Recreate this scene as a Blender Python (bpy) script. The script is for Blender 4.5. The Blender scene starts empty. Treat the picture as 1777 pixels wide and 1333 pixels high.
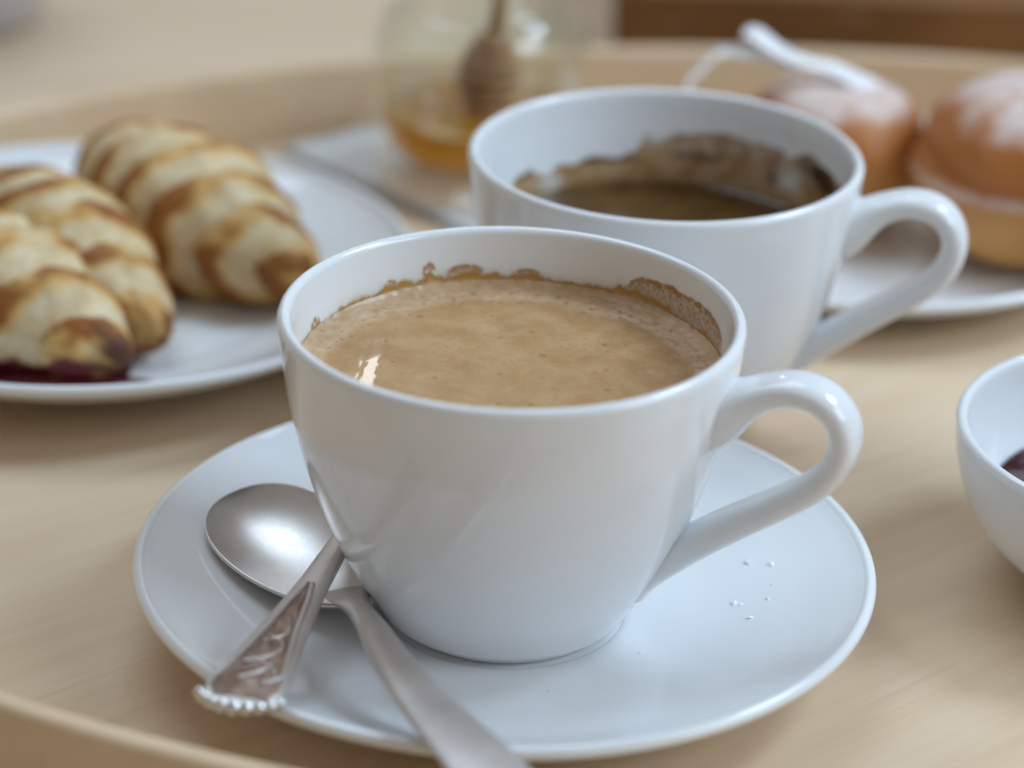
import bpy, math, random
import numpy as np
from mathutils import Vector, Matrix, noise as mn

# ---------------------------------------------------------------- camera, world, lamps, exposure
S = 0.047                      # one modelling unit = rim radius of the cups = 47 mm
R = math.radians
sc = bpy.context.scene
col = sc.collection
cam = bpy.data.cameras.new('camera')
cam.sensor_width = 36.0
cam.lens = 95.22
cam.clip_start = 0.02
cam.clip_end = 50.0
camo = bpy.data.objects.new('camera', cam)
col.objects.link(camo)
_pos = Vector((0.008066, -10.598626, 6.147858)) * S
_r = Vector((0.9995059, 0.0132854, 0.0284844))
_u = Vector((-0.0314303, 0.4224840, 0.9058253))
_f = Vector((0.0, 0.9062730, -0.4226928))
camo.matrix_world = Matrix(((_r.x, _u.x, -_f.x, _pos.x), (_r.y, _u.y, -_f.y, _pos.y),
                            (_r.z, _u.z, -_f.z, _pos.z), (0, 0, 0, 1)))
cam.dof.use_dof = True
cam.dof.focus_distance = 11.95 * S
cam.dof.aperture_fstop = 6.4
cam.dof.aperture_blades = 9
sc.camera = camo

world = bpy.data.worlds.new('World')
sc.world = world
world.use_nodes = True
bg = world.node_tree.nodes['Background']
bg.inputs['Color'].default_value = (1.0, 0.945, 0.87, 1)
bg.inputs['Strength'].default_value = 0.235

def area(name, az, el, dist, w, h, power, color, target=(0, 0, 0.6)):
    """a window: rectangular lamp at azimuth az (from +x towards +y), elevation el"""
    l = bpy.data.lights.new(name, 'AREA')
    l.shape = 'RECTANGLE'
    l.size = w
    l.size_y = h
    l.energy = power
    l.color = color
    o = bpy.data.objects.new(name, l)
    col.objects.link(o)
    t = Vector(target) * S
    d = Vector((math.cos(R(el)) * math.cos(R(az)), math.cos(R(el)) * math.sin(R(az)), math.sin(R(el))))
    o.location = t + d * dist
    o.rotation_euler = (-d).to_track_quat('-Z', 'Y').to_euler()
    return o

# two panes of the window on the right, the key light
area('window_pane', 23, 46, 1.5, 0.22, 0.40, 5.5, (0.58, 0.78, 1.0))
area('window_pane', 11, 46, 1.5, 0.22, 0.40, 5.5, (0.58, 0.78, 1.0))
# a tall narrow window far behind on the left, seen mirrored in the coffee
area('window_pane', 94.0, 25, 2.2, 0.070, 0.30, 0.36, (0.92, 0.96, 1.0))
# the dimmer, wider part of the same window front towards the viewer's right
area('window_pane', -20, 31, 1.7, 0.85, 0.60, 10.5, (0.68, 0.84, 1.0))
# a second, wide window behind the table on the left
area('window_pane', 112, 60, 2.2, 1.45, 0.95, 15.0, (0.66, 0.83, 1.0))

sc.view_settings.view_transform = 'Standard'
sc.view_settings.look = 'None'
sc.view_settings.exposure = 0.15
sc.view_settings.gamma = 1.0
sc.cycles.max_bounces = 7
sc.cycles.diffuse_bounces = 4
sc.cycles.glossy_bounces = 4
sc.cycles.transmission_bounces = 4
sc.cycles.transparent_max_bounces = 12
sc.cycles.use_denoising = True
sc.cycles.use_adaptive_sampling = True
sc.cycles.adaptive_threshold = 0.02
sc.cycles.caustics_refractive = True
sc.cycles.sample_clamp_indirect = 6.0

# ---------------------------------------------------------------- helpers
rng = random.Random(7)
nrng = np.random.default_rng(11)

def tag(o, label=None, cat=None, group=None, kind=None):
    if label: o['label'] = label
    if cat: o['category'] = cat
    if group: o['group'] = group
    if kind: o['kind'] = kind
    return o

def empty(name, loc, rz=0.0, label=None, cat=None, group=None):
    o = bpy.data.objects.new(name, None)
    o.empty_display_size = 0.02
    o.location = Vector(loc) * S
    o.rotation_euler = (0, 0, rz)
    col.objects.link(o)
    return tag(o, label, cat, group)

def mk(name, verts, faces, mat, parent=None, loc=None, smooth=True, uv=None):
    me = bpy.data.meshes.new(name)
    v = np.asarray(verts, dtype=float) * S
    me.from_pydata(v.tolist(), [], [list(map(int, f)) for f in faces])
    me.update()
    if smooth:
        me.polygons.foreach_set('use_smooth', [True] * len(me.polygons))
    me.materials.append(mat)
    o = bpy.data.objects.new(name, me)
    col.objects.link(o)
    if parent is not None: o.parent = parent
    if loc is not None: o.location = Vector(loc) * S
    return o

def grid_faces(n, m, closed_m=True, off=0):
    """n rows of m points"""
    f = []
    mm = m if closed_m else m - 1
    for i in range(n - 1):
        for j in range(mm):
            a = off + i * m + j; b = off + i * m + (j + 1) % m
            f.append((a, b, b + m, a + m))
    return f

def lathe(profile, n=128, xs=1.0, ys=1.0):
    """profile [(r, z)...]; r = 0 ends become a pole"""
    v, f, rings = [], [], []
    for r, z in profile:
        if r < 1e-6:
            rings.append([len(v)]); v.append((0, 0, z))
        else:
            st = len(v)
            for j in range(n):
                a = 2 * math.pi * j / n
                v.append((r * math.cos(a) * xs, r * math.sin(a) * ys, z))
            rings.append(list(range(st, st + n)))
    for A, B in zip(rings[:-1], rings[1:]):
        for j in range(n):
            k = (j + 1) % n
            if len(A) == 1 and len(B) == 1: continue
            if len(A) == 1: f.append((A[0], B[k], B[j]))
            elif len(B) == 1: f.append((A[j], A[k], B[0]))
            else: f.append((A[j], A[k], B[k], B[j]))
    return v, f

def spline(pts, n):
    """Catmull-Rom through points (any dimension), n samples"""
    P = np.array(pts, float)
    P = np.vstack([2 * P[0] - P[1], P, 2 * P[-1] - P[-2]])
    k = len(P) - 3
    out = []
    for t in np.linspace(0, k - 1e-9, n):
        i = int(t); u = t - i
        a, b, c, d = P[i], P[i + 1], P[i + 2], P[i + 3]
        out.append(0.5 * (2 * b + (c - a) * u + (2 * a - 5 * b + 4 * c - d) * u * u + (3 * b - a - 3 * c + d) * u ** 3))
    return np.array(out)

def sweep(path, lat, hw, ht, m=20, power=2.0, caps=True):
    """sweep a superellipse along path; lat = lateral vectors, hw / ht = half width / half thickness"""
    path = np.asarray(path, float); n = len(path)
    tan = np.gradient(path, axis=0); tan /= np.linalg.norm(tan, axis=1)[:, None]
    lat = np.broadcast_to(np.asarray(lat, float), (n, 3)).copy()
    lat -= tan * (lat * tan).sum(1)[:, None]
    lat /= np.linalg.norm(lat, axis=1)[:, None]
    nor = np.cross(lat, tan)
    hw = np.broadcast_to(hw, (n,)); ht = np.broadcast_to(ht, (n,))
    a = np.linspace(0, 2 * math.pi, m, endpoint=False)
    ca = np.sign(np.cos(a)) * np.abs(np.cos(a)) ** (2 / power)
    sa = np.sign(np.sin(a)) * np.abs(np.sin(a)) ** (2 / power)
    v = path[:, None, :] + lat[:, None, :] * (hw[:, None] * ca)[..., None] + nor[:, None, :] * (ht[:, None] * sa)[..., None]
    v = v.reshape(-1, 3).tolist()
    f = grid_faces(n, m)
    if caps:
        v.append(path[0].tolist()); v.append(path[-1].tolist())
        for j in range(m):
            f.append((n * m, (j + 1) % m, j))
            f.append((n * m + 1, (n - 1) * m + j, (n - 1) * m + (j + 1) % m))
    return v, f

def set_col(o, name, rgba):
    at = o.data.color_attributes.new(name, 'FLOAT_COLOR', 'POINT')
    at.data.foreach_set('color', np.asarray(rgba, dtype=np.float32).ravel())

def fbm(x, y, z, o=4):
    return mn.fractal(Vector((x, y, z)), 1.0, 2.0, o)

def lerp(a, b, t): return a + (b - a) * t
def sstep(a, b, x):
    t = np.clip((x - a) / (b - a), 0, 1); return t * t * (3 - 2 * t)

# ---------------------------------------------------------------- materials
class NT:
    def __init__(s, name):
        s.m = bpy.data.materials.new(name); s.m.use_nodes = True
        s.t = s.m.node_tree; s.b = s.t.nodes['Principled BSDF']; s.out = s.t.nodes['Material Output']
    def n(s, typ, **kw):
        nd = s.t.nodes.new(typ)
        for k, v in kw.items():
            if k in nd.inputs: nd.inputs[k].default_value = v
            else: setattr(nd, k, v)
        return nd
    def l(s, a, b): s.t.links.new(a, b); return s
    def set(s, **kw):
        for k, v in kw.items(): s.b.inputs[k.replace('_', ' ')].default_value = v
        return s
    def ramp(s, fac, stops, interp='LINEAR'):
        r = s.t.nodes.new('ShaderNodeValToRGB'); r.color_ramp.interpolation = interp
        el = r.color_ramp.elements
        while len(el) < len(stops): el.new(0.5)
        for e, (p, c) in zip(el, stops): e.position = p; e.color = (*c, 1) if len(c) == 3 else c
        s.l(fac, r.inputs[0]); return r.outputs['Color']
    def mix(s, fac, a, b, mode='MIX'):
        m = s.t.nodes.new('ShaderNodeMix'); m.data_type = 'RGBA'; m.blend_type = mode
        for sock, val in ((m.inputs[0], fac), (m.inputs[6], a), (m.inputs[7], b)):
            if hasattr(val, 'is_linked'): s.l(val, sock)
            else: sock.default_value = val if not isinstance(val, tuple) else ((*val, 1) if len(val) == 3 else val)
        return m.outputs[2]
    def math(s, op, a, b=0.0):
        m = s.t.nodes.new('ShaderNodeMath'); m.operation = op
        for sock, val in ((m.inputs[0], a), (m.inputs[1], b)):
            if hasattr(val, 'is_linked'): s.l(val, sock)
            else: sock.default_value = val
        return m.outputs[0]
    def noise(s, vec, scale, detail=4, rough=0.55, dist=0.0):
        n = s.n('ShaderNodeTexNoise', Scale=scale, Detail=detail, Roughness=rough, Distortion=dist)
        if vec is not None: s.l(vec, n.inputs['Vector'])
        return n.outputs['Fac']
    def coord(s, kind='Object', scale=(1, 1, 1), rot=(0, 0, 0), loc=(0, 0, 0)):
        tc = s.n('ShaderNodeTexCoord'); mp = s.n('ShaderNodeMapping')
        mp.inputs['Scale'].default_value = scale; mp.inputs['Rotation'].default_value = rot; mp.inputs['Location'].default_value = loc
        s.l(tc.outputs[kind], mp.inputs['Vector']); return mp.outputs['Vector']
    def bump(s, h, strength=0.2, dist=0.001):
        b = s.n('ShaderNodeBump', Strength=strength, Distance=dist)
        s.l(h, b.inputs['Height']); s.l(b.outputs[0], s.b.inputs['Normal']); return s

def porcelain(name, colr=(0.83, 0.84, 0.85), rough=0.09):
    k = NT(name); v = k.coord()
    nz = k.noise(v, 14.0, 3)
    c = k.ramp(nz, [(0.35, tuple(0.965 * x for x in colr)), (0.65, colr)])
    k.l(c, k.b.inputs['Base Color'])
    rr = k.math('MULTIPLY_ADD', k.noise(v, 60.0, 4), 0.06)
    k.t.nodes[-1].inputs[2].default_value = rough - 0.03
    k.l(rr, k.b.inputs['Roughness'])
    k.set(IOR=1.52)
    k.bump(k.noise(v, 45.0, 2), 0.03, 0.0006)
    return k.m
M_porc = porcelain('glazed_porcelain')
M_foot = NT('unglazed_foot').set(Base_Color=(0.70, 0.69, 0.66, 1), Roughness=0.6).m

def wood(name, stops, grain_rot, scale=1.0, rough=0.42, streak=0.35, dash=None):
    k = NT(name)
    def gv(a, b, c, loc=(0, 0, 0)):      # rotate into the grain first, then stretch
        o_ = k.coord('Object', (1 / (scale * a), 1 / (scale * b), 1 / (scale * c)), (0, 0, grain_rot), loc)
        o_.node.vector_type = 'TEXTURE'
        return o_
    v = gv(3.0, 34.0, 20.0); v2 = gv(18.0, 420.0, 200.0); v3 = gv(6.0, 9.0, 6.0)
    n1 = k.noise(v, 2.2, 5, 0.6, 0.4)
    n2 = k.noise(v2, 1.0, 3, 0.6)
    n3 = k.noise(v3, 1.5, 3, 0.5)
    base = k.ramp(k.math('ADD', k.math('MULTIPLY', n1, 0.6), k.math('MULTIPLY', n3, 0.4)), stops)
    fine = k.ramp(n2, [(0.30, (0.955, 0.935, 0.915)), (0.55, (1, 1, 1))])
    c = k.mix(1.0, base, fine, 'MULTIPLY')
    v4 = gv(9.0, 150.0, 100.0, (3.1, 1.7, 0))
    st = k.ramp(k.noise(v4, 1.6, 2, 0.5), [(0.66, (0, 0, 0)), (0.74, (1, 1, 1))])
    c = k.mix(k.math('MULTIPLY', st, streak), c, (0.36, 0.22, 0.12))
    if dash is not None:
        # one short dark pore streak in the veneer
        tc = k.n('ShaderNodeTexCoord')
        mp = k.n('ShaderNodeMapping'); mp.vector_type = 'TEXTURE'
        mp.inputs['Location'].default_value = (dash[0] * S, dash[1] * S, 0)
        mp.inputs['Rotation'].default_value = (0, 0, dash[2])
        mp.inputs['Scale'].default_value = (dash[3] * S, dash[4] * S, 1.0)
        k.l(tc.outputs['Object'], mp.inputs['Vector'])
        ln = k.n('ShaderNodeVectorMath', operation='LENGTH'); k.l(mp.outputs[0], ln.inputs[0])
        msk = k.ramp(ln.outputs['Value'], [(0.3, (1, 1, 1)), (1.0, (0, 0, 0))])
        c = k.mix(k.math('MULTIPLY', msk, 0.8), c, (0.20, 0.09, 0.035))
    k.l(c, k.b.inputs['Base Color'])
    k.set(Roughness=rough, IOR=1.45)
    k.bump(n2, 0.06, 0.0003)
    return k.m
M_tray = wood('birch_veneer', [(0.30, (0.68, 0.50, 0.33)), (0.5, (0.755, 0.575, 0.395)), (0.70, (0.80, 0.635, 0.455))], R(40), 1.0, 0.36,
              0.16, (1.397, -0.439, R(43), 0.13, 0.012))
M_rim = wood('bent_birch_rim', [(0.3, (0.66, 0.46, 0.28)), (0.7, (0.76, 0.57, 0.38))], 0.0, 1.0, 0.42, 0.15)
M_table = wood('pale_table_wood', [(0.3, (0.64, 0.475, 0.325)), (0.7, (0.72, 0.55, 0.39))], R(5), 0.7, 0.5, 0.1)
M_board = wood('dark_oiled_wood', [(0.3, (0.09, 0.035, 0.008)), (0.5, (0.19, 0.08, 0.020)), (0.7, (0.32, 0.15, 0.045))], R(4), 0.8, 0.5, 0.5)

# ---------------------------------------------------------------- the setting: table and what lies beyond the tray
TZ = -0.17
o = mk('table_top', [(-60, -40, TZ), (60, -40, TZ), (60, 60, TZ), (-60, 60, TZ)], [(0, 1, 2, 3)], M_table, smooth=False)
o['kind'] = 'structure'

# ---------------------------------------------------------------- oval tray
TC = (1.85, 2.31); TA, TB, TH = 6.50, 4.65, 0.50
tray = empty('serving_tray', (TC[0], TC[1], TZ), 0, 'oval birch wood serving tray with a low bent rim under all the dishes', 'tray')
N = 220
def oval(off, z): return [((TA + off) * math.cos(2 * math.pi * j / N), (TB + off) * math.sin(2 * math.pi * j / N), z) for j in range(N)]
v = oval(-0.02, 0.004) + oval(-0.02, -TZ) + [(0, 0, -TZ)]
f = grid_faces(2, N) + [(N + j, N + (j + 1) % N, 2 * N) for j in range(N)]
fl = mk('tray_floor', [(x, y, z) for x, y, z in v], f, M_tray, tray, smooth=False)
prof = [(0.10, 0.0), (0.125, 0.02), (0.125, -TZ + TH - 0.045), (0.112, -TZ + TH - 0.014), (0.085, -TZ + TH), (0.045, -TZ + TH),
        (0.012, -TZ + TH - 0.014), (0.0, -TZ + TH - 0.045), (-0.012, -TZ + 0.02), (-0.012, -TZ - 0.05)]
v = []
for off, z in prof: v += oval(off, z)
mk('tray_rim', v, grid_faces(len(prof), N), M_rim, tray)

# ---------------------------------------------------------------- cups
ZK = [.10, .20, .35, .55, .80, 1.10, 1.35, 1.48]
RK = [.530, .585, .678, .775, .868, .945, .984, .997]
ZRIM = 1.5475
def cup_r(z):
    return float(np.interp(z, ZF, RF))
_zf = np.array([(r, z) for r, z in zip(RK, ZK)])
_sp = spline(_zf, 90); RF, ZF = _sp[:, 0], _sp[:, 1]
WALL = 0.056
def cup_in(z):          # inner radius
    return cup_r(max(z, 0.12)) - WALL - 0.02 * sstep(0.9, 0.3, z)

def cup_profile(dz):
    p = [(0.0, 0.135), (0.43, 0.135), (0.452, 0.125), (0.462, 0.104), (0.470, 0.099), (0.488, 0.099), (0.503, 0.106), (0.518, 0.124), (0.528, 0.146)]
    p += [(r, z) for r, z in zip(RF[7:], ZF[7:])]
    rc = 1.0 - WALL / 2
    hw = WALL / 2
    for a in np.linspace(0, math.pi, 14):
        p.append((rc + 0.0015 + hw * math.cos(a), ZRIM - 0.034 + 0.034 * math.sin(a)))
    for z in np.linspace(1.48, 0.34, 50):
        p.append((cup_in(z), z))
    b0 = cup_in(0.34)
    for a in np.linspace(0.15, math.pi / 2, 8):
        p.append((b0 - 0.16 * (1 - math.cos(a)), 0.34 - 0.15 * math.sin(a)))
    p.append((0, 0.185))
    return [(r, z + dz) for r, z in p]

HANDLE = [(0.90, 1.235), (0.965, 1.275), (1.04, 1.325), (1.123, 1.379), (1.244, 1.421), (1.368, 1.408), (1.455, 1.338), (1.488, 1.231), (1.459, 1.11),
          (1.376, 1.001), (1.234, 0.889), (1.064, 0.770), (0.900, 0.648), (0.795, 0.555), (0.715, 0.455), (0.655, 0.36)]
def make_cup(loc, phi, dz, label):
    t = empty('coffee_cup', loc, 0, label, 'cup', 'white porcelain cups on the tray')
    v, f = lathe(cup_profile(dz), 192)
    mk('cup_body', v, f, M_porc, t)
    hp = spline(HANDLE, 90)
    # arc-length parameter for the flare at both ends
    d = np.r_[0, np.cumsum(np.linalg.norm(np.diff(hp, axis=0), axis=1))]; d /= d[-1]
    path = np.stack([hp[:, 0] * math.cos(phi), hp[:, 0] * math.sin(phi), hp[:, 1] + dz], -1)
    lat = np.array([-math.sin(phi), math.cos(phi), 0])
    flare0 = np.exp(-(d / 0.085) ** 2); flare1 = np.exp(-((1 - d) / 0.10) ** 2)
    hw = 0.128 + 0.035 * flare0 + 0.020 * flare1 - 0.012 * np.sin(math.pi * d) + 0.012 * sstep(.5, .9, d)
    ht = 0.064 + 0.080 * flare0 + 0.012 * sstep(.55, .85, d) - 0.040 * sstep(.86, 1.0, d)
    v, f = sweep(path, lat, hw, ht, 32, 2.35)
    mk('handle', v, f, M_porc, t)
    return t
X2, Y2 = 0.750, 2.324
cup1 = make_cup((0, 0, 0), R(-20), 0.0, 'nearest white porcelain cup, nearly full of milky coffee, standing on the saucer')
cup2 = make_cup((X2, Y2, 0), R(-14), -0.0985, 'white porcelain cup behind the first, mostly emptied and stained with dark coffee')

# ---------------------------------------------------------------- coffee in the cups
def coffee_mat(name, dark):
    k = NT(name); v = k.coord()
    sep = k.n('ShaderNodeSeparateXYZ'); k.l(v, sep.inputs[0])
    n1 = k.noise(v, 55.0, 5, 0.6, 0.6)
    n2 = k.noise(v, 190.0, 4, 0.6)
    n3 = k.noise(v, 900.0, 2, 0.5)
    if not dark:
        c = k.ramp(n1, [(0.30, (0.33, 0.175, 0.062)), (0.48, (0.425, 0.24, 0.098)), (0.62, (0.48, 0.285, 0.125)), (0.75, (0.55, 0.35, 0.175))])
        c = k.mix(k.ramp(n2, [(0.42, (0, 0, 0)), (0.72, (0.45, 0.45, 0.45))]), c, (0.56, 0.38, 0.21))
        c = k.mix(k.ramp(n3, [(0.30, (0.35, 0.35, 0.35)), (0.46, (0, 0, 0))]), c, (0.36, 0.19, 0.075))
        # small broken bubbles
        vo = k.n('ShaderNodeTexVoronoi', Scale=460.0); k.l(v, vo.inputs['Vector'])
        pick = k.n('ShaderNodeSeparateColor'); k.l(vo.outputs['Color'], pick.inputs[0])
        rad = k.math('MULTIPLY', k.math('POWER', pick.outputs[0], 9.0), 0.40)
        dots = k.math('LESS_THAN', vo.outputs['Distance'], rad)
        c = k.mix(k.math('MULTIPLY', dots, 0.50), c, (0.26, 0.11, 0.04))
        at = k.n('ShaderNodeAttribute', attribute_name='foam')
        fo = k.n('ShaderNodeSeparateColor'); k.l(at.outputs['Color'], fo.inputs[0])
        foam_c = k.ramp(n2, [(0.35, (0.50, 0.33, 0.185)), (0.65, (0.64, 0.455, 0.285))])
        c = k.mix(fo.outputs[0], c, foam_c)
        c = k.mix(k.math('MULTIPLY', fo.outputs[1], 0.75), c, (0.22, 0.11, 0.045))
        k.l(c, k.b.inputs['Base Color'])
        rgh = k.math('MULTIPLY_ADD', n1, 0.30); k.t.nodes[-1].inputs[2].default_value = 0.0
        r0 = k.math('ADD', k.math('ADD', rgh, 0.38), k.math('MULTIPLY', fo.outputs[0], -0.28))
        rg2 = k.math('ADD', k.math('MULTIPLY', r0, k.math('SUBTRACT', 1.0, fo.outputs[2])), 0.018)
        k.l(rg2, k.b.inputs['Roughness'])
        k.set(IOR=1.36)
        h = k.math('ADD', k.math('MULTIPLY', n3, 0.5), k.math('MULTIPLY', n2, 1.0))
        hh = k.math('MULTIPLY', h, k.math('SUBTRACT', 1.0, fo.outputs[2]))
        k.bump(hh, 0.08, 0.0005)
    else:
        c = k.ramp(n1, [(0.35, (0.075, 0.036, 0.010)), (0.6, (0.13, 0.068, 0.022)), (0.8, (0.21, 0.12, 0.045))])
        k.l(c, k.b.inputs['Base Color']); k.set(Roughness=0.08, IOR=1.34)
    return k.m
def film_mat(name):
    k = NT(name)
    at = k.n('ShaderNodeAttribute', attribute_name='film')
    k.l(at.outputs['Color'], k.b.inputs['Base Color']); k.set(Roughness=0.33, IOR=1.4)
    k.l(at.outputs['Alpha'], k.b.inputs['Alpha'])
    return k.m
M_latte = coffee_mat('milky_coffee', False)
M_black = coffee_mat('dark_coffee', True)
M_film = film_mat('dried_coffee_film')

def film_mesh(name, parent, dz, z0, z1, nth, nz, fn):
    """thin film on the inner wall of a cup; fn(theta_deg, z) -> rgba"""
    th = np.linspace(0, 360, nth, endpoint=False); zz = np.linspace(z0, z1, nz)
    v, cols = [], []
    for z in zz:
        r = cup_in(z) - 0.004
        for t in th:
            a = math.radians(t)
            v.append((r * math.cos(a), r * math.sin(a), z + dz)); cols.append(fn(t, z))
    f = [(a, d, c, b) for a, b, c, d in grid_faces(nz, nth)]
    o = mk(name, v, f, M_film, parent)
    set_col(o, 'film', cols)
    return o

# milky coffee of the front cup
CL = 1.262
coffee1 = empty('coffee', (0, 0, 0), 0, 'milky brown coffee with fine foam filling the nearest cup', 'coffee')
nr, nt = 100, 400
rmax = cup_in(CL + 0.03) - 0.003
v, cols = [], []
for i in range(nr):
    u = (i / (nr - 1)) ** 0.75; r = u * rmax
    for j in range(nt):
        a = 2 * math.pi * j / nt; x, y = r * math.cos(a), r * math.sin(a)
        e = rmax - r
        wig = fbm(x * 5 + 3, y * 5, 0.3, 4) * 0.05
        fw = 0.13 + 0.06 * math.sin(a * 1.0 + 0.3) + wig      # foam collar, wider at the back
        fo = float(sstep(fw, fw * 0.62, e))
        fl = fbm(x * 28, y * 28, 2.0, 3)
        bub = 0.0
        if fo > 0.05:
            bub = float(sstep(0.42, 0.60, fbm(x * 46, y * 46, 5.0, 2))) * float(sstep(0.03, 0.07, e))
        # the smooth wet patch on the left, free of foam
        xc = -0.605 + 0.10 * (y - 0.15)
        wet = float(sstep(0.052, 0.040, abs(x - xc + 0.9 * wig * 0.35 + 0.010 * fl))) * float(sstep(0.36, 0.30, y + 1.2 * wig)) * float(sstep(-0.45, -0.30, y))
        wet *= 1.0 - 0.8 * float(sstep(0.010, 0.004, abs(x - xc + 0.018 + 0.015 * fl)))
        lump = fo * (0.010 + 0.006 * fl) + 0.0012 * fbm(x * 9, y * 9, 9.0, 3) * (1 - wet)
        z = CL + 0.034 * math.exp(-e / 0.030) + lump
        v.append((x, y, z)); cols.append((fo * (0.75 + 0.25 * fl), bub, wet, 1))
o = mk('coffee_surface', v, grid_faces(nr, nt), M_latte, coffee1)
set_col(o, 'foam', cols)
RT = [-200, -150, -60, 0, 14.7, 21.4, 30, 37.5, 44.7, 56, 65, 73.9, 86.3, 97.8, 103.1, 105.4, 110.9, 113, 114.7, 116.5, 118, 127.6, 136.4, 145, 150, 154.8, 164.9, 200]
RZ = [1.285, 1.285, 1.29, 1.285, 1.283, 1.30, 1.293, 1.297, 1.318, 1.325, 1.31, 1.30, 1.318, 1.316, 1.322, 1.322, 1.322, 1.330, 1.335, 1.326, 1.32, 1.318, 1.303, 1.305, 1.285, 1.272, 1.275, 1.285]
def film1(t, z):
    tt = t if t <= 200 else t - 360
    a = math.radians(t); x, y = math.cos(a), math.sin(a)
    n1 = fbm(x * 14, y * 14, z * 6, 4); n2 = fbm(x * 45, y * 45, z * 40, 3); n3 = fbm(x * 90, y * 90, z * 85, 2)
    zr = float(np.interp(tt, RT, RZ)) + 0.010 * n1 + 0.004 * n2
    d = z - zr
    wth = 0.0135 + 0.007 * n1
    line = float(np.exp(-(d / max(wth, 0.004)) ** 2))
    below = float(sstep(0.003, -0.010, d))
    foam = np.array([0.62, 0.44, 0.26]) * (1 + 0.10 * n2)
    brown = np.array([0.42, 0.195, 0.022])
    halo = np.array([0.62, 0.43, 0.17])
    # humps of dried foam above the ring
    hump = 0.0
    for tc, zc, wt, hz in ((114.7, 1.372, 1.7, 0.034), (104.0, 1.350, 4.6, 0.030), (86, 1.342, 3.0, 0.018), (127, 1.345, 1.6, 0.016), (160, 1.315, 2.4, 0.030)):
        q = ((tt - tc) / wt) ** 2 + ((z - zc) / hz) ** 2
        if q < 4: hump = max(hump, (0.75 * math.exp(-(q - 0.8) ** 2 * 3.5) + 0.42 * math.exp(-q * q)) * float(sstep(-0.45, 0.15, n2 + 0.25)) * (1.0 if z > zr else 0.2))
    # the wide patch of burst bubbles on the right
    ptop = float(np.interp(tt, [8, 16.8, 27.3, 39.4, 50.4, 55.4, 58.5], [1.36, 1.412, 1.432, 1.424, 1.424, 1.385, 1.31]))
    ptop += 0.010 * n1
    inp = float(sstep(8, 12, tt)) * float(sstep(59, 57, tt)) * float(sstep(ptop + 0.006, ptop - 0.006, z)) * (1 if z > zr else 0)
    edge = math.exp(-((z - ptop + 0.010) / 0.011) ** 2) * float(sstep(8, 14, tt)) * float(sstep(58.5, 56, tt))
    speck = float(sstep(0.02, 0.26, n3 + 0.35 * n2)) * (0.25 + 0.75 * float(sstep(zr - 0.01, ptop, z)))
    al_patch = inp * (0.30 + 0.42 * speck) + edge * float(sstep(-0.25, 0.20, n2)) * 0.60
    al_halo = 0.50 * math.exp(-max(d, 0) / 0.026) * (1 if d > 0 else 0)
    al_line = line * (0.95 + 0.6 * n1 + 0.25 * n2)
    al = 1 - (1 - below) * (1 - min(max(al_line, 0), 1)) * (1 - min(hump * 0.75, 1)) * (1 - min(al_patch, 1)) * (1 - al_halo)
    wts = np.array([below + 1e-5, 2.2 * max(al_line, 0) + hump * 0.8 + al_patch, al_halo * 0.8])
    c = (foam * wts[0] + brown * wts[1] + halo * wts[2]) / wts.sum()
    return (*np.clip(c, 0.01, 1), float(np.clip(al, 0, 1)))
film_mesh('coffee_residue', coffee1, 0.0, CL + 0.006, 1.475, 1300, 56, film1)

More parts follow.
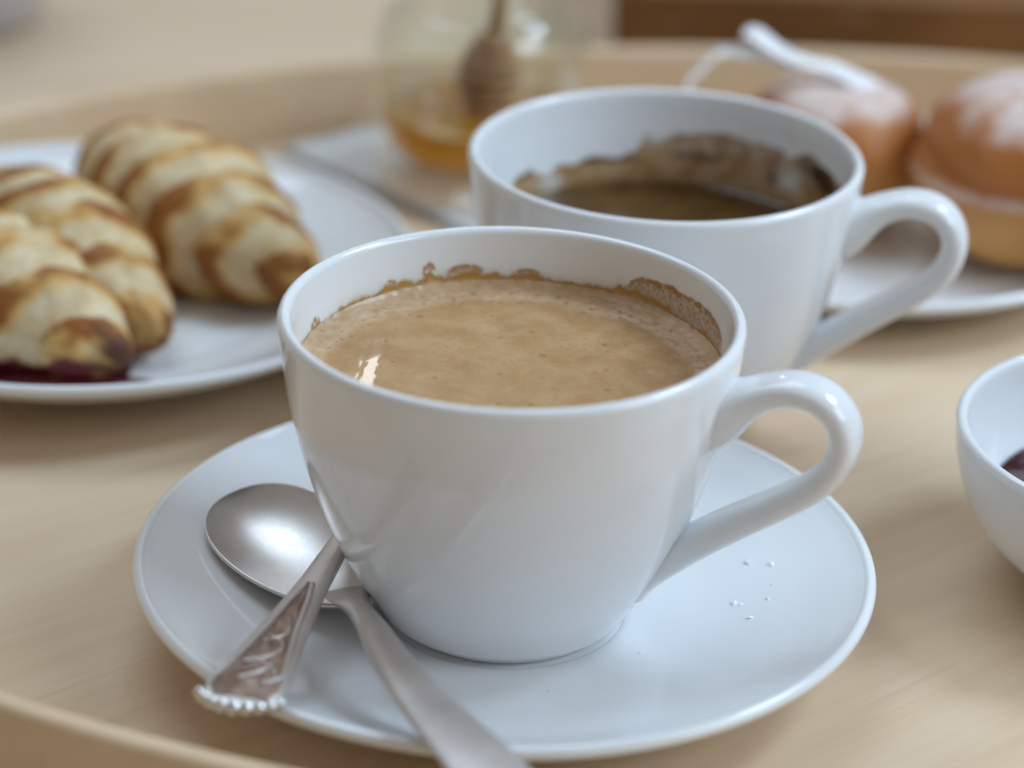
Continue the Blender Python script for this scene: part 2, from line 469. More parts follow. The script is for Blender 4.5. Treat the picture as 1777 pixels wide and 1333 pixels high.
# dark remains in the second cup
CL2 = 0.93 + 0.0985
coffee2 = empty('coffee', (X2, Y2, 0), 0, 'last dark coffee at the bottom of the second cup with smeared brown foam', 'coffee')
rm = cup_in(CL2) - 0.003
v, f = lathe([(0, CL2 - 0.0985)] + [(rm * u, CL2 - 0.0985 + 0.03 * math.exp(-(rm - rm * u) / 0.03)) for u in np.linspace(0.03, 1, 40)], 160)
mk('coffee_surface', v, f, M_black, coffee2)
S2T = [-20, 10.6, 20.7, 32.1, 40.5, 50.4, 67.7, 82.5, 90, 93.6, 97, 103, 111.1, 119.5, 125.8, 131, 138.5, 147.1, 155]
S2Z = [1.30, 1.335, 1.350, 1.375, 1.315, 1.342, 1.345, 1.315, 1.27, 1.31, 1.23, 1.205, 1.205, 1.168, 1.178, 1.15, 1.21, 1.18, 1.10]
def film2(t, z):
    tt = t if t <= 200 else t - 360
    a = math.radians(t); x, y = math.cos(a), math.sin(a)
    n1 = fbm(x * 6, y * 6, z * 7, 4); n2 = fbm(x * 18 + 4, y * 18, z * 24, 3)
    zt = float(np.interp(tt, S2T, S2Z)) + 0.018 * n1 + 0.008 * n2
    if tt < -25 or tt > 160: zt = 1.12 + 0.02 * n1
    d = z - zt
    body = float(sstep(0.006, -0.012, d))
    tan = np.array([0.52, 0.31, 0.115]); brown = np.array([0.22, 0.088, 0.014]); white = np.array([0.60, 0.54, 0.44])
    mx = float(sstep(-0.15, 0.45, n1 + 0.4 * n2))
    c = tan * (1 - 0.5 * mx) + brown * 0.5 * mx
    low = float(sstep(1.17, 1.04, z))
    c = c * (1 - 0.55 * low) + brown * 0.55 * low
    # dark bands and blobs
    band = math.exp(-((z - 1.178 - 0.010 * n1) / 0.020) ** 2) * float(sstep(94, 98, tt)) * float(sstep(122, 118, tt))
    band = max(band, 0.85 * math.exp(-((z - 1.20) / 0.022) ** 2) * float(sstep(66, 70, tt)) * float(sstep(86, 82, tt)))
    band = max(band, 0.95 * math.exp(-((z - 1.185) / 0.024) ** 2 - ((tt - 141) / 6) ** 2))
    blob = math.exp(-((tt - 22) / 12) ** 2 - ((z - (1.285 + 0.0022 * (tt - 22))) / 0.075) ** 2)
    blob = max(blob, 0.8 * math.exp(-((tt - 47) / 3) ** 2 - ((z - 1.17) / 0.035) ** 2))
    dk = min(1, 0.85 * band + 1.3 * blob)
    c = c * (1 - dk) + np.array([0.055, 0.018, 0.004]) * dk
    gap = math.exp(-((tt - 40) / 5.0) ** 2 - ((z - 1.19) / 0.05) ** 2) + math.exp(-((tt - 130) / 5) ** 2 - ((z - 1.09) / 0.045) ** 2)
    gap = min(1, gap * 1.1)
    c = c * (1 - gap) + white * gap
    thin = 0.70 + 0.25 * mx
    if z > 1.23: thin *= 0.72
    al = body * max(thin * (1 - 0.6 * gap), dk, low)
    return (*np.clip(c, 0.004, 1), float(np.clip(al, 0, 1)))
film_mesh('coffee_residue', coffee2, -0.0985, CL2 + 0.004, 1.42, 900, 60, film2)

# ---------------------------------------------------------------- plates, saucer and bowl
def dish(name, loc, Rr, zedge, well, zbot, label, cat, group=None, thick=0.062):
    t = empty(name, loc, 0, label, cat, group)
    a = spline([(0, zbot), (well * 0.5, zbot), (well * 0.93, zbot), (well + 0.03, zbot + 0.012), (lerp(well, Rr, .35), lerp(zbot, zedge, .17)), (lerp(well, Rr, .68), lerp(zbot, zedge, .52)),
                (lerp(well, Rr, .88), lerp(zbot, zedge, .82)), (Rr - 0.05, zedge - 0.012)], 60)
    p = [(max(r, 0), z) for r, z in a]; p[0] = (0, zbot)
    for q in np.linspace(math.pi * 0.62, -math.pi * 0.45, 10):
        p.append((Rr - 0.03 + 0.03 * math.cos(q), zedge - 0.03 + 0.03 * math.sin(q)))
    fr = well * 1.02
    b = spline([(Rr - 0.06, zedge - 0.075), (lerp(well, Rr, .68), lerp(zbot, zedge, .52) - thick), (lerp(well, Rr, .35), lerp(zbot, zedge, .17) - thick), (fr + 0.05, zbot - thick + 0.01)], 24)
    p += [tuple(x) for x in b]
    p += [(fr + 0.02, 0.004), (fr, 0.0), (fr - 0.05, 0.0), (fr - 0.07, 0.02), (fr - 0.09, zbot - thick), (0, zbot - thick)]
    v, f = lathe(p, 192)
    f = [tuple(reversed(q)) for q in f]
    mk(name + '_body', v, f, M_porc, t)
    return t
saucer = dish('saucer', (0.002, 0, 0), 1.643, 0.393, 0.555, 0.100, 'wide white porcelain saucer under the nearest cup, holding two spoons', 'saucer')
plateL = dish('plate', (-2.34, 3.30, 0), 1.80, 0.40, 1.05, 0.13, 'white plate with three jam pastries at the left of the tray', 'plate', 'white pastry plates')
plateR = dish('plate', (2.05, 4.70, 0), 1.65, 0.33, 1.0, 0.12, 'white plate carrying two sugared buns behind the second cup', 'plate', 'white pastry plates')

bowl = empty('jam_bowl', (3.10, 0.63, 0), 0, 'small round white bowl of dark jam cut off by the right edge', 'bowl')
bo = spline([(0.50, 0.02), (0.55, 0.06), (0.70, 0.12), (0.85, 0.24), (0.965, 0.42), (1.02, 0.60), (1.035, 0.745)], 50)
p = [(0, 0.05), (0.44, 0.05), (0.46, 0.0), (0.49, 0.0)] + [tuple(x) for x in bo]
for q in np.linspace(0, math.pi, 10): p.append((1.008 + 0.027 * math.cos(q), 0.75 + 0.027 * math.sin(q)))
bi = spline([(0.980, 0.745), (0.962, 0.60), (0.905, 0.43), (0.80, 0.28), (0.64, 0.18), (0.4, 0.12)], 40)
p += [tuple(x) for x in bi] + [(0, 0.11)]
v, f = lathe(p, 160)
mk('bowl_body', v, f, M_porc, bowl)
k = NT('dark_red_jam'); vv = k.coord()
k.l(k.ramp(k.noise(vv, 90.0, 4), [(0.35, (0.035, 0.002, 0.006)), (0.65, (0.11, 0.008, 0.016))]), k.b.inputs['Base Color'])
k.set(Roughness=0.13, IOR=1.42); k.bump(k.noise(vv, 160.0, 3), 0.4, 0.002); M_jam = k.m
jr = 0.845
v, f = lathe([(0, 0.335)] + [(jr * u, 0.335 + 0.03 * math.exp(-(jr - jr * u) / 0.04)) for u in np.linspace(0.04, 1, 30)], 96)
v = [(x, y, z + 0.022 * fbm(x * 4, y * 4, 1, 3)) for x, y, z in v]
tag(mk('jam', v, f, M_jam, None, (3.10, 0.63, 0)), 'glossy dark red jam inside the small bowl at the right', 'jam')

# ---------------------------------------------------------------- spoons
def metal(name, c0, c1, rough):
    k = NT(name); v = k.coord()
    n = k.noise(v, 55.0, 5, 0.6); n2 = k.noise(v, 700.0, 3, 0.6)
    k.l(k.ramp(n, [(0.3, c0), (0.7, c1)]), k.b.inputs['Base Color'])
    r = k.math('MULTIPLY_ADD', n2, 0.16); k.t.nodes[-1].inputs[2].default_value = rough - 0.08
    k.l(r, k.b.inputs['Roughness']); k.set(Metallic=1.0)
    k.bump(n2, 0.05, 0.0002)
    return k.m
M_silver = metal('worn_silver', (0.62, 0.575, 0.55), (0.78, 0.74, 0.72), 0.42)
M_tarn = metal('tarnished_silver', (0.22, 0.12, 0.08), (0.52, 0.42, 0.37), 0.36)
M_bead = metal('bright_silver_bead', (0.72, 0.70, 0.68), (0.82, 0.80, 0.78), 0.16)

def spoon_bowl(t, tip, heel, B, depth, roll, mat):
    """dish of a spoon: tip and heel lie on the rim plane"""
    tip, heel = np.array(tip, float), np.array(heel, float)
    ax = heel - tip; L = np.linalg.norm(ax); ax /= L
    lat = np.cross(ax, [0, 0, 1.0]); lat /= np.linalg.norm(lat)
    nor = np.cross(lat, ax)
    lat2 = lat * math.cos(roll) + nor * math.sin(roll); nor2 = np.cross(lat2, ax)
    nu, nv = 64, 33
    th = 0.018
    top, bot = [], []
    for i in range(nu):
        u = i / (nu - 1)
        # egg outline: fuller towards the tip
        ue = 0.5 - 0.5 * math.cos(math.pi * u)
        w = B * (math.sin(math.pi * u)) ** 0.88 * (1.10 - 0.30 * ue)
        for j in range(nv):
            s = -1 + 2 * j / (nv - 1)
            se = math.sin(s * math.pi / 2)
            du = math.sin(math.pi * u) ** 0.9
            dep = depth * du * (1 - se * se) ** 0.85 * (1.05 - 0.35 * ue)
            P = tip + ax * (L * ue) + lat2 * (w * se)
            top.append(P - nor2 * dep)
            bot.append(P - nor2 * (dep + th) + lat2 * (0.006 * se))
    n = nu * nv
    v = [tuple(q) for q in top] + [tuple(q) for q in bot]
    f = grid_faces(nu, nv, False) + [tuple(reversed(q)) for q in grid_faces(nu, nv, False, n)]
    for i in range(nu - 1):
        a = i * nv; b = a + nv
        f.append((a, b, b + n, a + n)); a += nv - 1; b += nv - 1
        f.append((b, a, a + n, b + n))
    return mk('spoon_bowl', v, f, mat, t), lat2, nor2

# plain spoon: its dish rests on the left of the saucer, its handle runs out over the front edge
spA = empty('spoon', (-0.98, 0.1, 0.1), 0, 'plain silver spoon lying on the saucer, dish at the left, handle towards the viewer', 'spoon', 'spoons on the saucer')
orgA = np.array([-0.98, 0.1, 0.1])
tipA = np.array([-1.250, 0.500, 0.385]) - orgA; heelA = np.array([-0.635, -0.275, 0.275]) - orgA
spoon_bowl(spA, tipA, heelA, 0.325, 0.155, R(-6), M_silver)
pts = [(-0.70, -0.19, 0.266), (-0.655, -0.295, 0.272), (-0.622, -0.42, 0.303), (-0.590, -0.56, 0.350), (-0.540, -0.76, 0.405), (-0.450, -1.06, 0.445), (-0.290, -1.44, 0.47), (-0.07, -1.88, 0.50), (0.13, -2.30, 0.52), (0.22, -2.52, 0.53)]
path = spline([np.array(q) - orgA for q in pts], 80)
d = np.linspace(0, 1, 80)
hw = np.interp(d, [0, .06, .14, .24, .40, .60, .80, .93, 1.0], [.120, .098, .066, .054, .060, .092, .155, .165, .06])
hw = np.convolve(np.pad(hw, 6, 'edge'), np.ones(13) / 13, 'valid')
ht = np.interp(d, [0, .1, .25, .6, 1], [.012, .030, .038, .030, .020])
v, f = sweep(path, (0.93, 0.36, 0.0), hw, ht * 1.2, 28, 1.9)
mk('handle', v, f, M_silver, spA)

# ornate spoon: handle with beaded fan end in front, dish hidden behind the cup
spB = empty('spoon', (-0.8, 0.0, 0.1), 0, 'ornate silver spoon with a beaded fan handle crossing over the other spoon', 'spoon', 'spoons on the saucer')
orgB = np.array([-0.8, 0.0, 0.1])
E0 = np.array([-1.035, -1.50, 0.475]); P0 = np.array([-0.735, 0.02, 0.385])
dirB = (P0 - E0) / np.linalg.norm(P0 - E0)
latB = np.cross(dirB, [0, 0, 1.0]); latB /= np.linalg.norm(latB); norB = np.cross(latB, dirB)
pts = [E0, E0 + dirB * 0.35, E0 + dirB * 0.75, E0 + dirB * 1.15, P0, P0 + dirB * 0.25 + [0, 0, -.01], P0 + dirB * 0.45 + [0, 0, -.05], P0 + dirB * 0.58 + [0, 0, -.085]]
path = spline([q - orgB for q in pts], 90)
d = np.linspace(0, 1, 90)
hw = np.interp(d, [0, .04, .10, .22, .40, .55, .72, .88, 1.0], [.150, .168, .165, .118, .072, .052, .046, .050, .10])
hw = np.convolve(np.pad(hw, 3, 'edge'), np.ones(7) / 7, 'valid')
ht = np.interp(d, [0, .3, .7, 1], [.020, .026, .034, .014])
v, f = sweep(path, latB, hw, ht, 28, 3.2)
hB = mk('handle', v, f, M_silver, spB)
# sunken engraved panel with tarnish, its raised border and relief
pn = 46; rows = []
for i in range(pn):
    u = i / (pn - 1); s = 0.03 + u * 1.02
    c = E0 + dirB * s - orgB
    w = float(np.interp(s, [0.03, .10, .18, .36, .66, .9, 1.05], [.105, .130, .128, .088, .046, .024, .006]))
    top = float(np.interp(s, [0, .45, 1.1], [.0215, .0265, .034]))
    for j in range(13):
        q = -1 + 2 * j / 12
        rel = 0.010 * max(0, fbm(q * 2.2 + 9, s * 9, 1.5, 2)) + 0.006 * abs(math.sin(s * 24 + q * 2.0))
        rows.append(c + latB * (w * q) + norB * (top - 0.001 + rel * (1 - q * q)))
mk('engraved_panel', [tuple(q) for q in rows], grid_faces(pn, 13, False), M_tarn, hB)
for sd in (-1, 1):
    bp, bw = [], []
    for s in np.linspace(0.02, 1.06, 40):
        w = float(np.interp(s, [0.02, .10, .18, .36, .66, .9, 1.06], [.125, .146, .143, .103, .060, .036, .010]))
        top = float(np.interp(s, [0, .45, 1.1], [.019, .024, .031]))
        bp.append(E0 + dirB * s + latB * (sd * w) + norB * top - orgB)
    v, f = sweep(bp, latB, 0.014, 0.015, 10)
    mk('border_ridge', v, f, M_silver, hB)
for i, (s0, q0, s1, q1) in enumerate([(.16, -.06, .34, .05), (.22, .09, .36, -.05), (.30, -.075, .46, .05), (.42, .05, .56, -.03), (.50, -.045, .64, .03), (.14, .05, .26, .11)]):
    bp = [E0 + dirB * lerp(s0, s1, u) + latB * (lerp(q0, q1, u) + 0.035 * math.sin(u * math.pi)) + norB * 0.031 - orgB for u in np.linspace(0, 1, 10)]
    v, f = sweep(bp, latB, 0.0055, 0.006, 8)
    mk('leaf_relief', v, f, M_silver, hB)
ball_v, ball_f = lathe([(0, -1)] + [(math.cos(a), math.sin(a)) for a in np.linspace(-1.3, 1.3, 9)] + [(0, 1)], 14)
bead_me = None
for i in range(9):
    a = lerp(-1.18, 1.18, i / 8)
    P = E0 + latB * (0.178 * math.sin(a)) + dirB * (0.085 - 0.125 * math.cos(a)) + norB * 0.012 - orgB
    rb = 0.034 - 0.010 * abs(a) / 1.18
    if bead_me is None:
        o = mk('bead', np.array(ball_v), ball_f, M_bead, hB); bead_me = o.data
    else:
        o = bpy.data.objects.new('bead', bead_me); col.objects.link(o); o.parent = hB
    o.location = Vector(P) * S; o.scale = (rb, rb, rb)
tipB = P0 + dirB * 1.55 + [0.0, 0, -0.03] - orgB; heB = P0 + dirB * 0.50 + [0, 0, -0.06] - orgB
spoon_bowl(spB, tipB, heB, 0.29, 0.10, 0.0, M_silver)

# ---------------------------------------------------------------- sugar crumbs on the saucer
k = NT('sugar').set(Base_Color=(0.93, 0.93, 0.92, 1), Roughness=0.4); M_sug = k.m
def saucer_z(r): return float(np.interp(r, [0, .6, .97, 1.31, 1.52, 1.64], [.1, .108, .152, .252, .34, .39]))
for (x, y, sz) in [(1.11, .298, .030), (1.211, .234, .030), (1.032, -.027, .024), (1.06, -.05, .016), (1.091, -.193, .020), (1.179, -.059, .015), (1.206, .063, .014), (.601, -.408, .014), (.209, -.759, .014), (1.25, .10, .010)]:
    vv = []
    q = rng.random() * 6
    for (a, b, c) in [(1, 0, 0), (-1, .2, 0), (0, .7, .1), (.2, -.6, 0), (0.1, 0, .6), (-.4, -.1, .5), (-.1, .1, -.2)]:
        jj = lambda: 1 + rng.uniform(-.35, .35)
        X, Y = a * jj() * sz, b * jj() * sz
        vv.append((X * math.cos(q) - Y * math.sin(q), X * math.sin(q) + Y * math.cos(q), c * jj() * sz * 0.6))
    ff = [(0, 2, 4), (2, 5, 4), (2, 1, 5), (1, 3, 5), (3, 4, 5), (3, 0, 4), (0, 6, 2), (2, 6, 1), (1, 6, 3), (3, 6, 0)]
    rr = math.hypot(x, y)
    tag(mk('sugar_crumb', vv, ff, M_sug, None, (x, y, saucer_z(rr) + sz * 0.10), smooth=False),
        'tiny white sugar crumb on the right half of the saucer', 'crumb', 'sugar crumbs on the saucer')

# ---------------------------------------------------------------- pastries on the left plate
def crust_mat(name):
    k = NT(name); v = k.coord()
    at = k.n('ShaderNodeAttribute', attribute_name='bake')
    n = k.noise(v, 160.0, 4, 0.6)
    c = k.mix(1.0, at.outputs['Color'], k.ramp(n, [(0.3, (0.80, 0.76, 0.70)), (0.6, (1, 1, 1))]), 'MULTIPLY')
    k.l(c, k.b.inputs['Base Color'])
    ra = k.math('SUBTRACT', 0.62, k.math('MULTIPLY', at.outputs['Alpha'], 0.30)); k.l(ra, k.b.inputs['Roughness'])
    k.set(IOR=1.4)
    k.bump(n, 0.5, 0.0015)
    return k.m
M_crust = crust_mat('baked_pastry')

def pastry(label, tail, tip, rmax, turns, seed, jam=0.0, bend=0.06, skew=1, taper=(0.45, 0.30)):
    tail, tip = np.array(tail, float), np.array(tip, float)
    org = np.array([*(0.5 * (tail + tip))[:2], 0.13])
    t = empty('jam_pastry', org, 0, label, 'pastry', 'rolled pastries on the left plate')
    ax = tip - tail; L = np.linalg.norm(ax); ax /= L
    lat = np.cross(ax, [0, 0, 1.0]); lat /= np.linalg.norm(lat); up = np.cross(lat, ax)
    n, m = 150, 84
    v, cols = [], []
    for i in range(n):
        u = i / (n - 1)
        env = np.interp(u, [0, .05, .18, .35, .55, .75, .90, .965, 1], [0.05, taper[0] * .8, .70, .94, 1.0, .76, .46, taper[1], 0.05])
        c = tail + ax * (L * u) + lat * (bend * math.sin(math.pi * u)) - org
        for j in range(m):
            a = 2 * math.pi * j / m
            ph = u * turns + skew * 0.42 * math.cos(a) + 0.12 * math.sin(a) + 0.20 * fbm(u * 3 + seed, math.cos(a) * 1.3, math.sin(a) * 1.3, 3)
            sw = ph - math.floor(ph)
            # every roll layer swells, then drops to the next one with a crease
            lay = 0.83 + 0.20 * float(sstep(0.0, 0.16, sw)) * (1 - 0.80 * float(sstep(0.30, 1.0, sw)))
            lump = 1 + 0.05 * fbm(u * 6 + seed, math.cos(a) * 1.2, math.sin(a) * 1.2, 3)
            r = rmax * env * (lay if 0.03 < u < 0.98 else 0.9) * lump
            P = c + lat * (r * math.cos(a)) + up * (r * 0.88 * math.sin(a))
            if P[2] < 0.012 + 0.015 * math.cos(a * 3): P[2] = 0.012 + 0.3 * (P[2] - 0.012) * 0.02
            nz = fbm(math.cos(a) * 1.6 + seed, math.sin(a) * 1.6, u * 7, 4)
            nf = fbm(math.cos(a) * 5 + seed, math.sin(a) * 5, u * 22, 3)
            # toasted crests of the layers, pale dough between them
            tst = float(sstep(0.0, 0.10, sw)) * float(sstep(0.66, 0.36, sw))
            tst = tst * max(0.15, 0.86 + 1.15 * nz) + 0.14 + 0.22 * nf + 0.16 * max(nz, 0)
            tst += 0.55 * float(sstep(0.86, 1.0, u)) + 0.30 * float(sstep(0.10, 0.0, u))
            tst += 0.75 * float(sstep(0.34, 0.55, nz)) * float(sstep(0.0, 0.2, sw)) * float(sstep(0.55, 0.35, sw))
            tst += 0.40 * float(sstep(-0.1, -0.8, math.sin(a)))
            tst = max(0.0, min(1.25, tst))
            pale = np.array([0.74, 0.63, 0.42]); gold = np.array([0.64, 0.375, 0.115]); brn = np.array([0.30, 0.105, 0.018])
            cc = lerp(pale, gold, min(tst / 0.6, 1)) if tst < 0.6 else lerp(gold, brn, min((tst - 0.6) / 0.6, 1))
            wet = 0.0
            if jam > 0:
                zr_ = P[2] / rmax                                   # height above the plate
                lim = 0.16 + 0.40 * float(sstep(0.60, 0.80, u)) * float(sstep(1.0, 0.86, u)) + 0.40 * nz
                jm = jam * float(sstep(0.42, 0.62, u + 0.10 * nz)) * float(sstep(lim + 0.12, lim - 0.12, zr_))
                cc = lerp(cc, np.array([0.075, 0.022, 0.008]), jam * float(sstep(0.90, 0.985, u + 0.05 * nz)))
                cc = lerp(cc, np.array([0.12, 0.010, 0.012]), min(jm, 1.0)); wet = jm
            v.append(P); cols.append((*np.clip(cc, 0.005, 1), wet))
    f = grid_faces(n, m)
    o = mk('pastry_roll', v, f, M_crust, t)
    set_col(o, 'bake', cols)
    return t, org
pastry('plump striped rolled pastry at the back of the left plate, nearest the honey jar', (-2.52, 4.42, 0.60), (-1.10, 3.02, 0.36), 0.50, 6.3, 3.1, 0.0, 0.05)
pastry('middle rolled pastry of the three on the left plate, browned at its tip', (-3.00, 3.75, 0.62), (-1.83, 2.36, 0.30), 0.45, 5.6, 8.7, 0.25, 0.04)
p3, org3 = pastry('front rolled pastry on the left plate with dark red jam oozing from its end', (-3.22, 3.12, 0.58), (-1.97, 2.00, 0.28), 0.44, 4.6, 15.2, 1.0, 0.05)
# jam that ran out under the front pastry
def plate_z(x, y): return float(np.interp(math.hypot(x + 2.34, y - 3.30), [0, 1.0, 1.08, 1.31, 1.56, 1.71, 1.80], [0.13, 0.13, 0.142, 0.176, 0.27, 0.35, 0.40]))
v, f = lathe([(0, 0.050), (0.3, 0.056), (0.6, 0.052), (0.85, 0.036), (1.0, 0.004)], 64)
w = []
for x, y, z in v:
    X = x * (0.50 + 0.10 * fbm(x * 2, y * 2, 0, 2)); Y = y * (0.13 + 0.05 * fbm(x * 2, y * 2, 5, 2))
    wx = -2.27 + X * math.cos(R(-12)) - Y * math.sin(R(-12)); wy = 2.06 + X * math.sin(R(-12)) + Y * math.cos(R(-12))
    w.append((wx - org3[0], wy - org3[1], plate_z(wx, wy) + z - org3[2]))
mk('oozed_jam', w, f, M_jam, p3)

# ---------------------------------------------------------------- sugared buns on the right plate
def bun_mat():
    k = NT('sugared_bun'); v = k.coord()
    at = k.n('ShaderNodeAttribute', attribute_name='bake')
    n = k.noise(v, 240.0, 4, 0.65)
    sg = k.math('ADD', at.outputs['Alpha'], k.math('MULTIPLY', k.math('SUBTRACT', n, 0.5), 0.7))
    msk = k.ramp(sg, [(0.42, (0, 0, 0)), (0.95, (0.75, 0.75, 0.75))])
    c = k.mix(msk, at.outputs['Color'], (0.88, 0.82, 0.80))
    k.l(c, k.b.inputs['Base Color'])
    k.set(Roughness=0.45, IOR=1.4)
    k.bump(n, 0.35, 0.0012); return k.m
M_bun = bun_mat()
def bun(label, loc, rx, ry, h, seed, groove=0.62, tiers=True):
    t = empty('sugared_bun', loc, 0, label, 'bun', 'sugared buns on the right plate')
    n, m = 90, 120
    v, cols = [], []
    for i in range(n):
        u = i / (n - 1)
        ang = -math.pi / 2 + math.pi * u
        z = 0.5 * h * (1 + math.sin(ang))
        rr = max(math.cos(ang), 0) ** 0.62
        for j in range(m):
            a = 2 * math.pi * j / m
            cut = math.exp(-((z / h - groove - 0.05 * math.sin(a * 2 + seed)) / 0.055) ** 2) if tiers else 0
            r = rr * (1 - 0.09 * cut) * (1 + 0.05 * fbm(math.cos(a) * 1.5 + seed, math.sin(a) * 1.5, z * 2, 3))
            if tiers and z / h > groove: r *= 0.975
            v.append((rx * r * math.cos(a), ry * r * math.sin(a), max(z, 0.0)))
            nz = fbm(math.cos(a) * 2 + seed, math.sin(a) * 2, z * 4, 4)
            tst = min(1, max(0, 0.18 + 0.75 * float(sstep(0.18, 0.66, z / h + 0.14 * nz)) + 0.5 * float(sstep(0.10, 0.0, z / h)) + 0.25 * cut))
            cc = lerp(np.array([0.70, 0.38, 0.12]), np.array([0.46, 0.155, 0.035]), tst)
            slope = -math.sin(ang) * -1
            sug = float(sstep(0.40, 0.98, slope + 0.20 * nz)) * 0.85 + 0.75 * math.exp(-((z / h - groove + 0.09) / 0.05) ** 2) * (1 if tiers else 0)
            cols.append((*cc, min(1, sug)))
    o = mk('bun_body', v, grid_faces(n, m), M_bun, t)
    set_col(o, 'bake', cols)
    return t
bun('tall golden sugared bun at the right edge of the photo behind the jam bowl', (3.10, 4.40, 0.13), 0.80, 0.74, 1.04, 2.0, 0.60)
bun('golden sugared bun half hidden behind the rim of the second cup', (1.90, 4.88, 0.13), 0.56, 0.55, 0.86, 6.0, 0.60, False)
k = NT('white_ribbon').set(Base_Color=(0.88, 0.86, 0.86, 1), Roughness=0.55); k.bump(k.noise(k.coord(), 900.0, 2), 0.2, 0.0004); M_rib = k.m
rib = empty('white_ribbon', (1.66, 4.92, 1.2), 0, 'white ribbon looped above the bun behind the second cup', 'ribbon')
ro = np.array([1.66, 4.92, 1.2])
def strip(name, pts, w, lat=(0.25, 0.95, 0.2)):
    path = spline([np.array(q) - ro for q in pts], 50)
    q = np.linspace(0, 1, 50)
    wv = w * (0.78 + 0.22 * np.sin(q * 9.0 + 1.0)) * (0.55 + 0.45 * np.sin(math.pi * np.clip(q * 1.1 + 0.02, 0, 1)))
    path[:, 2] += 0.012 * np.sin(q * 17.0)
    v, f = sweep(path, lat, wv, 0.012, 16, 2.6)
    mk(name, v, f, M_rib, rib)
RIB_LOOP = [(0.99, 4.75, 0.86), (1.03, 4.85, 1.00), (1.16, 4.95, 1.10), (1.33, 4.98, 1.13), (1.50, 4.95, 1.10), (1.66, 4.92, 1.03)]
RIB_TAIL = [(1.33, 5.0, 1.24), (1.42, 4.97, 1.225), (1.56, 4.93, 1.16), (1.72, 4.90, 1.085), (1.90, 4.88, 1.06), (2.10, 4.84, 0.98), (2.28, 4.80, 0.82), (2.38, 4.76, 0.62)]
strip('ribbon_loop', RIB_LOOP, 0.088)
strip('ribbon_tail', RIB_TAIL, 0.115)

# ---------------------------------------------------------------- honey jar with dipper, on a folded napkin
NAP = 0.075
k = NT('grey_linen'); vv = k.coord('Object', (1, 1, 1))
k.l(k.ramp(k.noise(vv, 500.0, 3), [(0.35, (0.58, 0.58, 0.57)), (0.65, (0.72, 0.72, 0.71))]), k.b.inputs['Base Color']); k.set(Roughness=0.85)
k.bump(k.noise(vv, 900.0, 2), 0.3, 0.0004); M_nap = k.m
nap = empty('napkin', (-0.2, 5.6, 0), 0, 'pale grey folded cloth napkin lying under the honey jar', 'napkin')
e1 = np.array([0.67, -0.742]); e2 = np.array([0.742, 0.67]); c0 = np.array([-1.55, 6.02]) - [-0.2, 5.6]
LA, LB = 2.05, 1.45
for lyr in range(2):
    gv = []; gn, gm = 26, 20
    ins = 0.02 * lyr
    for side in (0, 1):
        for i in range(gn):
            for j in range(gm):
                s, q = i / (gn - 1), j / (gm - 1)
                p2 = c0 + e1 * (ins + (LA - 2 * ins) * s) + e2 * (ins + (LB * (0.62 + 0.38 * s) - 2 * ins) * q)
                ed = min(s, 1 - s, q, 1 - q)
                zz = 0.004 + lyr * 0.036 + (0.032 if side else 0) * min(1, 0.35 + ed * 14) + 0.006 * fbm(s * 4, q * 4, lyr, 2) * side
                gv.append((p2[0], p2[1], zz))
    nn = gn * gm
    ff = [tuple(reversed(q)) for q in grid_faces(gn, gm, False)] + grid_faces(gn, gm, False, nn)
    for i in range(gn - 1):
        for jj in (0, gm - 1):
            a = i * gm + jj; b = a + gm; ff.append((a, b, b + nn, a + nn))
    for j in range(gm - 1):
        for ii in (0, gn - 1):
            a = ii * gm + j; b = a + 1; ff.append((a, b, b + nn, a + nn))
    mk('napkin_fold', gv, ff, M_nap, nap)

def clear(name, tint, body=None, body_fac=0.0, gloss=0.02):
    k = NT(name); k.t.nodes.remove(k.b)
    tr = k.n('ShaderNodeBsdfTransparent'); tr.inputs[0].default_value = (*tint, 1)
    gl = k.n('ShaderNodeBsdfGlossy', Roughness=gloss); gl.inputs[0].default_value = (1, 1, 1, 1)
    lw = k.n('ShaderNodeLayerWeight', Blend=0.5); frv = k.math('MULTIPLY_ADD', k.math('POWER', lw.outputs['Facing'], 3.0), 0.80); k.t.nodes[-1].inputs[2].default_value = 0.03
    base = tr.outputs[0]
    if body is not None:
        tl = k.n('ShaderNodeBsdfTranslucent'); tl.inputs[0].default_value = (*body, 1)
        df = k.n('ShaderNodeBsdfDiffuse'); df.inputs[0].default_value = (*body, 1)
        m0 = k.n('ShaderNodeMixShader'); m0.inputs[0].default_value = 0.35; k.l(tl.outputs[0], m0.inputs[1]); k.l(df.outputs[0], m0.inputs[2])
        m1 = k.n('ShaderNodeMixShader'); m1.inputs[0].default_value = body_fac; k.l(base, m1.inputs[1]); k.l(m0.outputs[0], m1.inputs[2]); base = m1.outputs[0]
    mx = k.n('ShaderNodeMixShader'); k.l(frv, mx.inputs[0]); k.l(base, mx.inputs[1]); k.l(gl.outputs[0], mx.inputs[2])
    k.l(mx.outputs[0], k.out.inputs['Surface']); return k.m
M_glass = clear('clear_glass', (0.965, 0.98, 0.965))
M_honey = clear('honey', (0.80, 0.46, 0.01), (0.80, 0.45, 0.004), 0.8)
k = NT('dipper_wood'); vv = k.coord()
k.l(k.ramp(k.noise(vv, 120.0, 4), [(0.3, (0.30, 0.14, 0.05)), (0.7, (0.46, 0.25, 0.10))]), k.b.inputs['Base Color']); k.set(Roughness=0.5); M_dip = k.m
JX, JY, JR = -0.25, 5.52, 0.68
jar = empty('honey_jar', (JX, JY, NAP), 0, 'clear glass jar with a little amber honey, behind the second cup', 'jar')
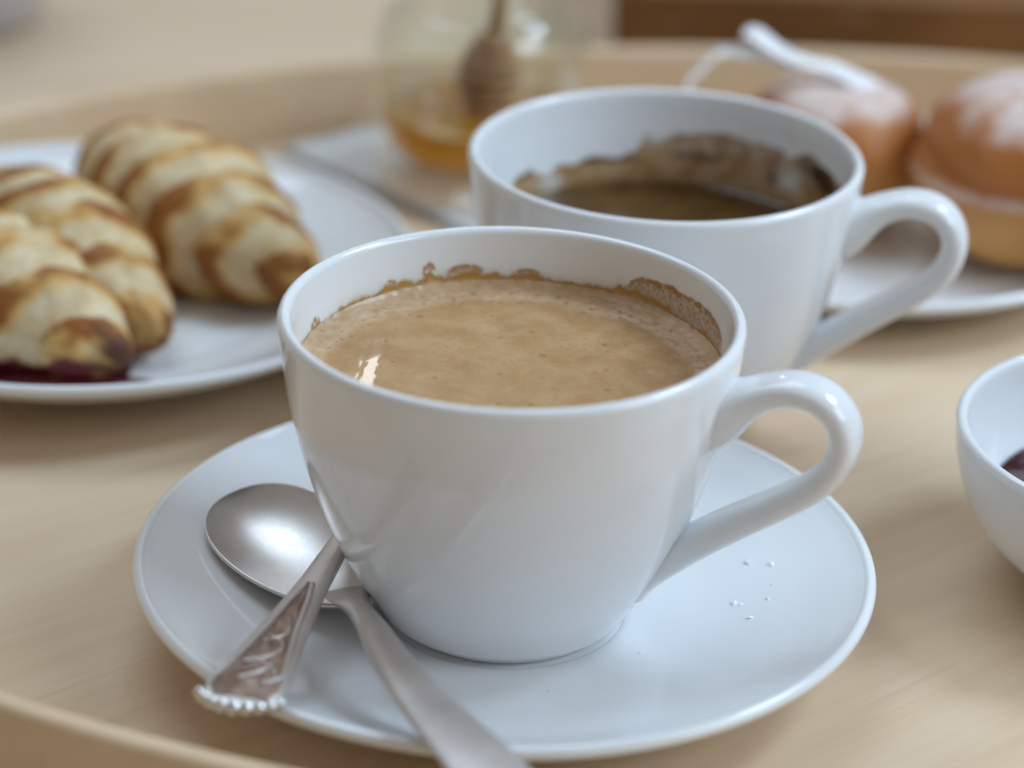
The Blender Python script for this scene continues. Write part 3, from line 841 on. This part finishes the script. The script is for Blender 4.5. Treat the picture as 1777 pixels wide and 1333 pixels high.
ip = [(0, 0.17), (0.27, 0.17), (0.41, 0.195), (0.49, 0.26), (0.522, 0.36), (0.535, 0.6), (0.540, 0.84), (0.525, 0.98), (0.475, 1.09), (0.405, 1.15), (0.385, 1.22), (0.392, 1.36)]
op = [(0.43, 1.395), (0.46, 1.37), (0.455, 1.33), (0.435, 1.25), (0.45, 1.19), (0.52, 1.12), (0.573, 1.01), (0.592, 0.92), (0.60, 0.82), (0.60, 0.5), (0.60, 0.14), (0.585, 0.06), (0.54, 0.0), (0, 0.0)]
JK = JR / 0.60
ip = [(r * JK, z) for r, z in ip]; op = [(r * JK, z) for r, z in op]
isp = [tuple(q) for q in spline(ip[1:], 60)]
v, f = lathe([(0, 0.17)] + isp + [(0.40 * JK, 1.39)] + op, 128)
f = [tuple(reversed(q)) for q in f]
mk('glass_body', v, f, M_glass, jar)
# honey fills the rounded bottom of the jar
hp = [(r + 0.006 if r > .01 else r, z - 0.006) for r, z in [(0, 0.17)] + isp if z < 0.44]
v, f = lathe(hp + [(hp[-1][0], 0.45), (0.47, 0.443), (0, 0.44)], 128)
f = [tuple(reversed(q)) for q in f]
tag(mk('honey', v, f, M_honey, None, (JX, JY, NAP)), 'amber honey at the bottom of the glass jar', 'honey')
dip = empty('honey_dipper', (JX + 0.02, JY, NAP + 0.42), 0, 'brown wooden honey dipper standing inside the glass jar', 'dipper')
hpf = [(0, 0.0)]
for i in range(6):
    z = 0.02 + i * 0.085; rr = [0.12, 0.175, 0.20, 0.20, 0.175, 0.13][i]
    hpf += [(rr * 0.9, z), (rr, z + 0.012), (rr, z + 0.042), (rr * 0.9, z + 0.054), (0.085, z + 0.058), (0.085, z + 0.080)]
v, f = lathe(hpf + [(0.06, 0.545), (0, 0.545)], 48)
mk('dipper_head', v, f, M_dip, dip)
v, f = lathe([(0, 0.53), (0.05, 0.53), (0.042, 0.9), (0.046, 1.6), (0.055, 2.2), (0.04, 2.26), (0, 2.27)], 24)
mk('dipper_stick', v, f, M_dip, dip)
dip.rotation_euler = (R(2), R(7), 0)

# ---------------------------------------------------------------- things beyond the tray
bd = empty('wooden_board', (4.0, 9.45, TZ), R(-2), 'dark brown wooden board on the table beyond the right of the tray', 'board')
for i, (y0, y1, hh) in enumerate([(-1.35, -0.80, 0.70), (-0.78, -0.1, 0.72), (-0.08, 0.7, 0.71), (0.72, 1.5, 0.72)]):
    x0, x1 = -3.3 + 0.06 * (i % 2), 4.5
    bv = 0.03
    pr = [(y0, 0.0), (y0, hh - bv), (y0 + bv, hh), (y1 - bv, hh), (y1, hh - bv), (y1, 0.0)]
    v = [(x0, y, z) for y, z in pr] + [(x1, y, z) for y, z in pr]
    f = [(a, (a + 1) % 6, (a + 1) % 6 + 6, a + 6) for a in range(6)] + [(5, 4, 3, 2, 1, 0), (6, 7, 8, 9, 10, 11)]
    mk('plank', v, f, M_board, bd, smooth=False)
k = NT('grey_stoneware'); vv = k.coord()
k.l(k.ramp(k.noise(vv, 40.0, 4), [(0.3, (0.40, 0.37, 0.36)), (0.7, (0.50, 0.47, 0.46))]), k.b.inputs['Base Color']); k.set(Roughness=0.4); M_stone = k.m
pot = empty('stoneware_cup', (-4.35, 9.15, TZ), 0, 'grey stoneware cup at the far left corner beyond the tray', 'cup')
v, f = lathe([(0, 0.03), (0.5, 0.03), (0.53, 0.0), (0.58, 0.0), (0.68, 0.08), (0.80, 0.4), (0.85, 0.9), (0.86, 1.3), (0.83, 1.33), (0.80, 1.3), (0.78, 0.9), (0.7, 0.3), (0.5, 0.12), (0, 0.1)], 96)
mk('cup_body', v, f, M_stone, pot)
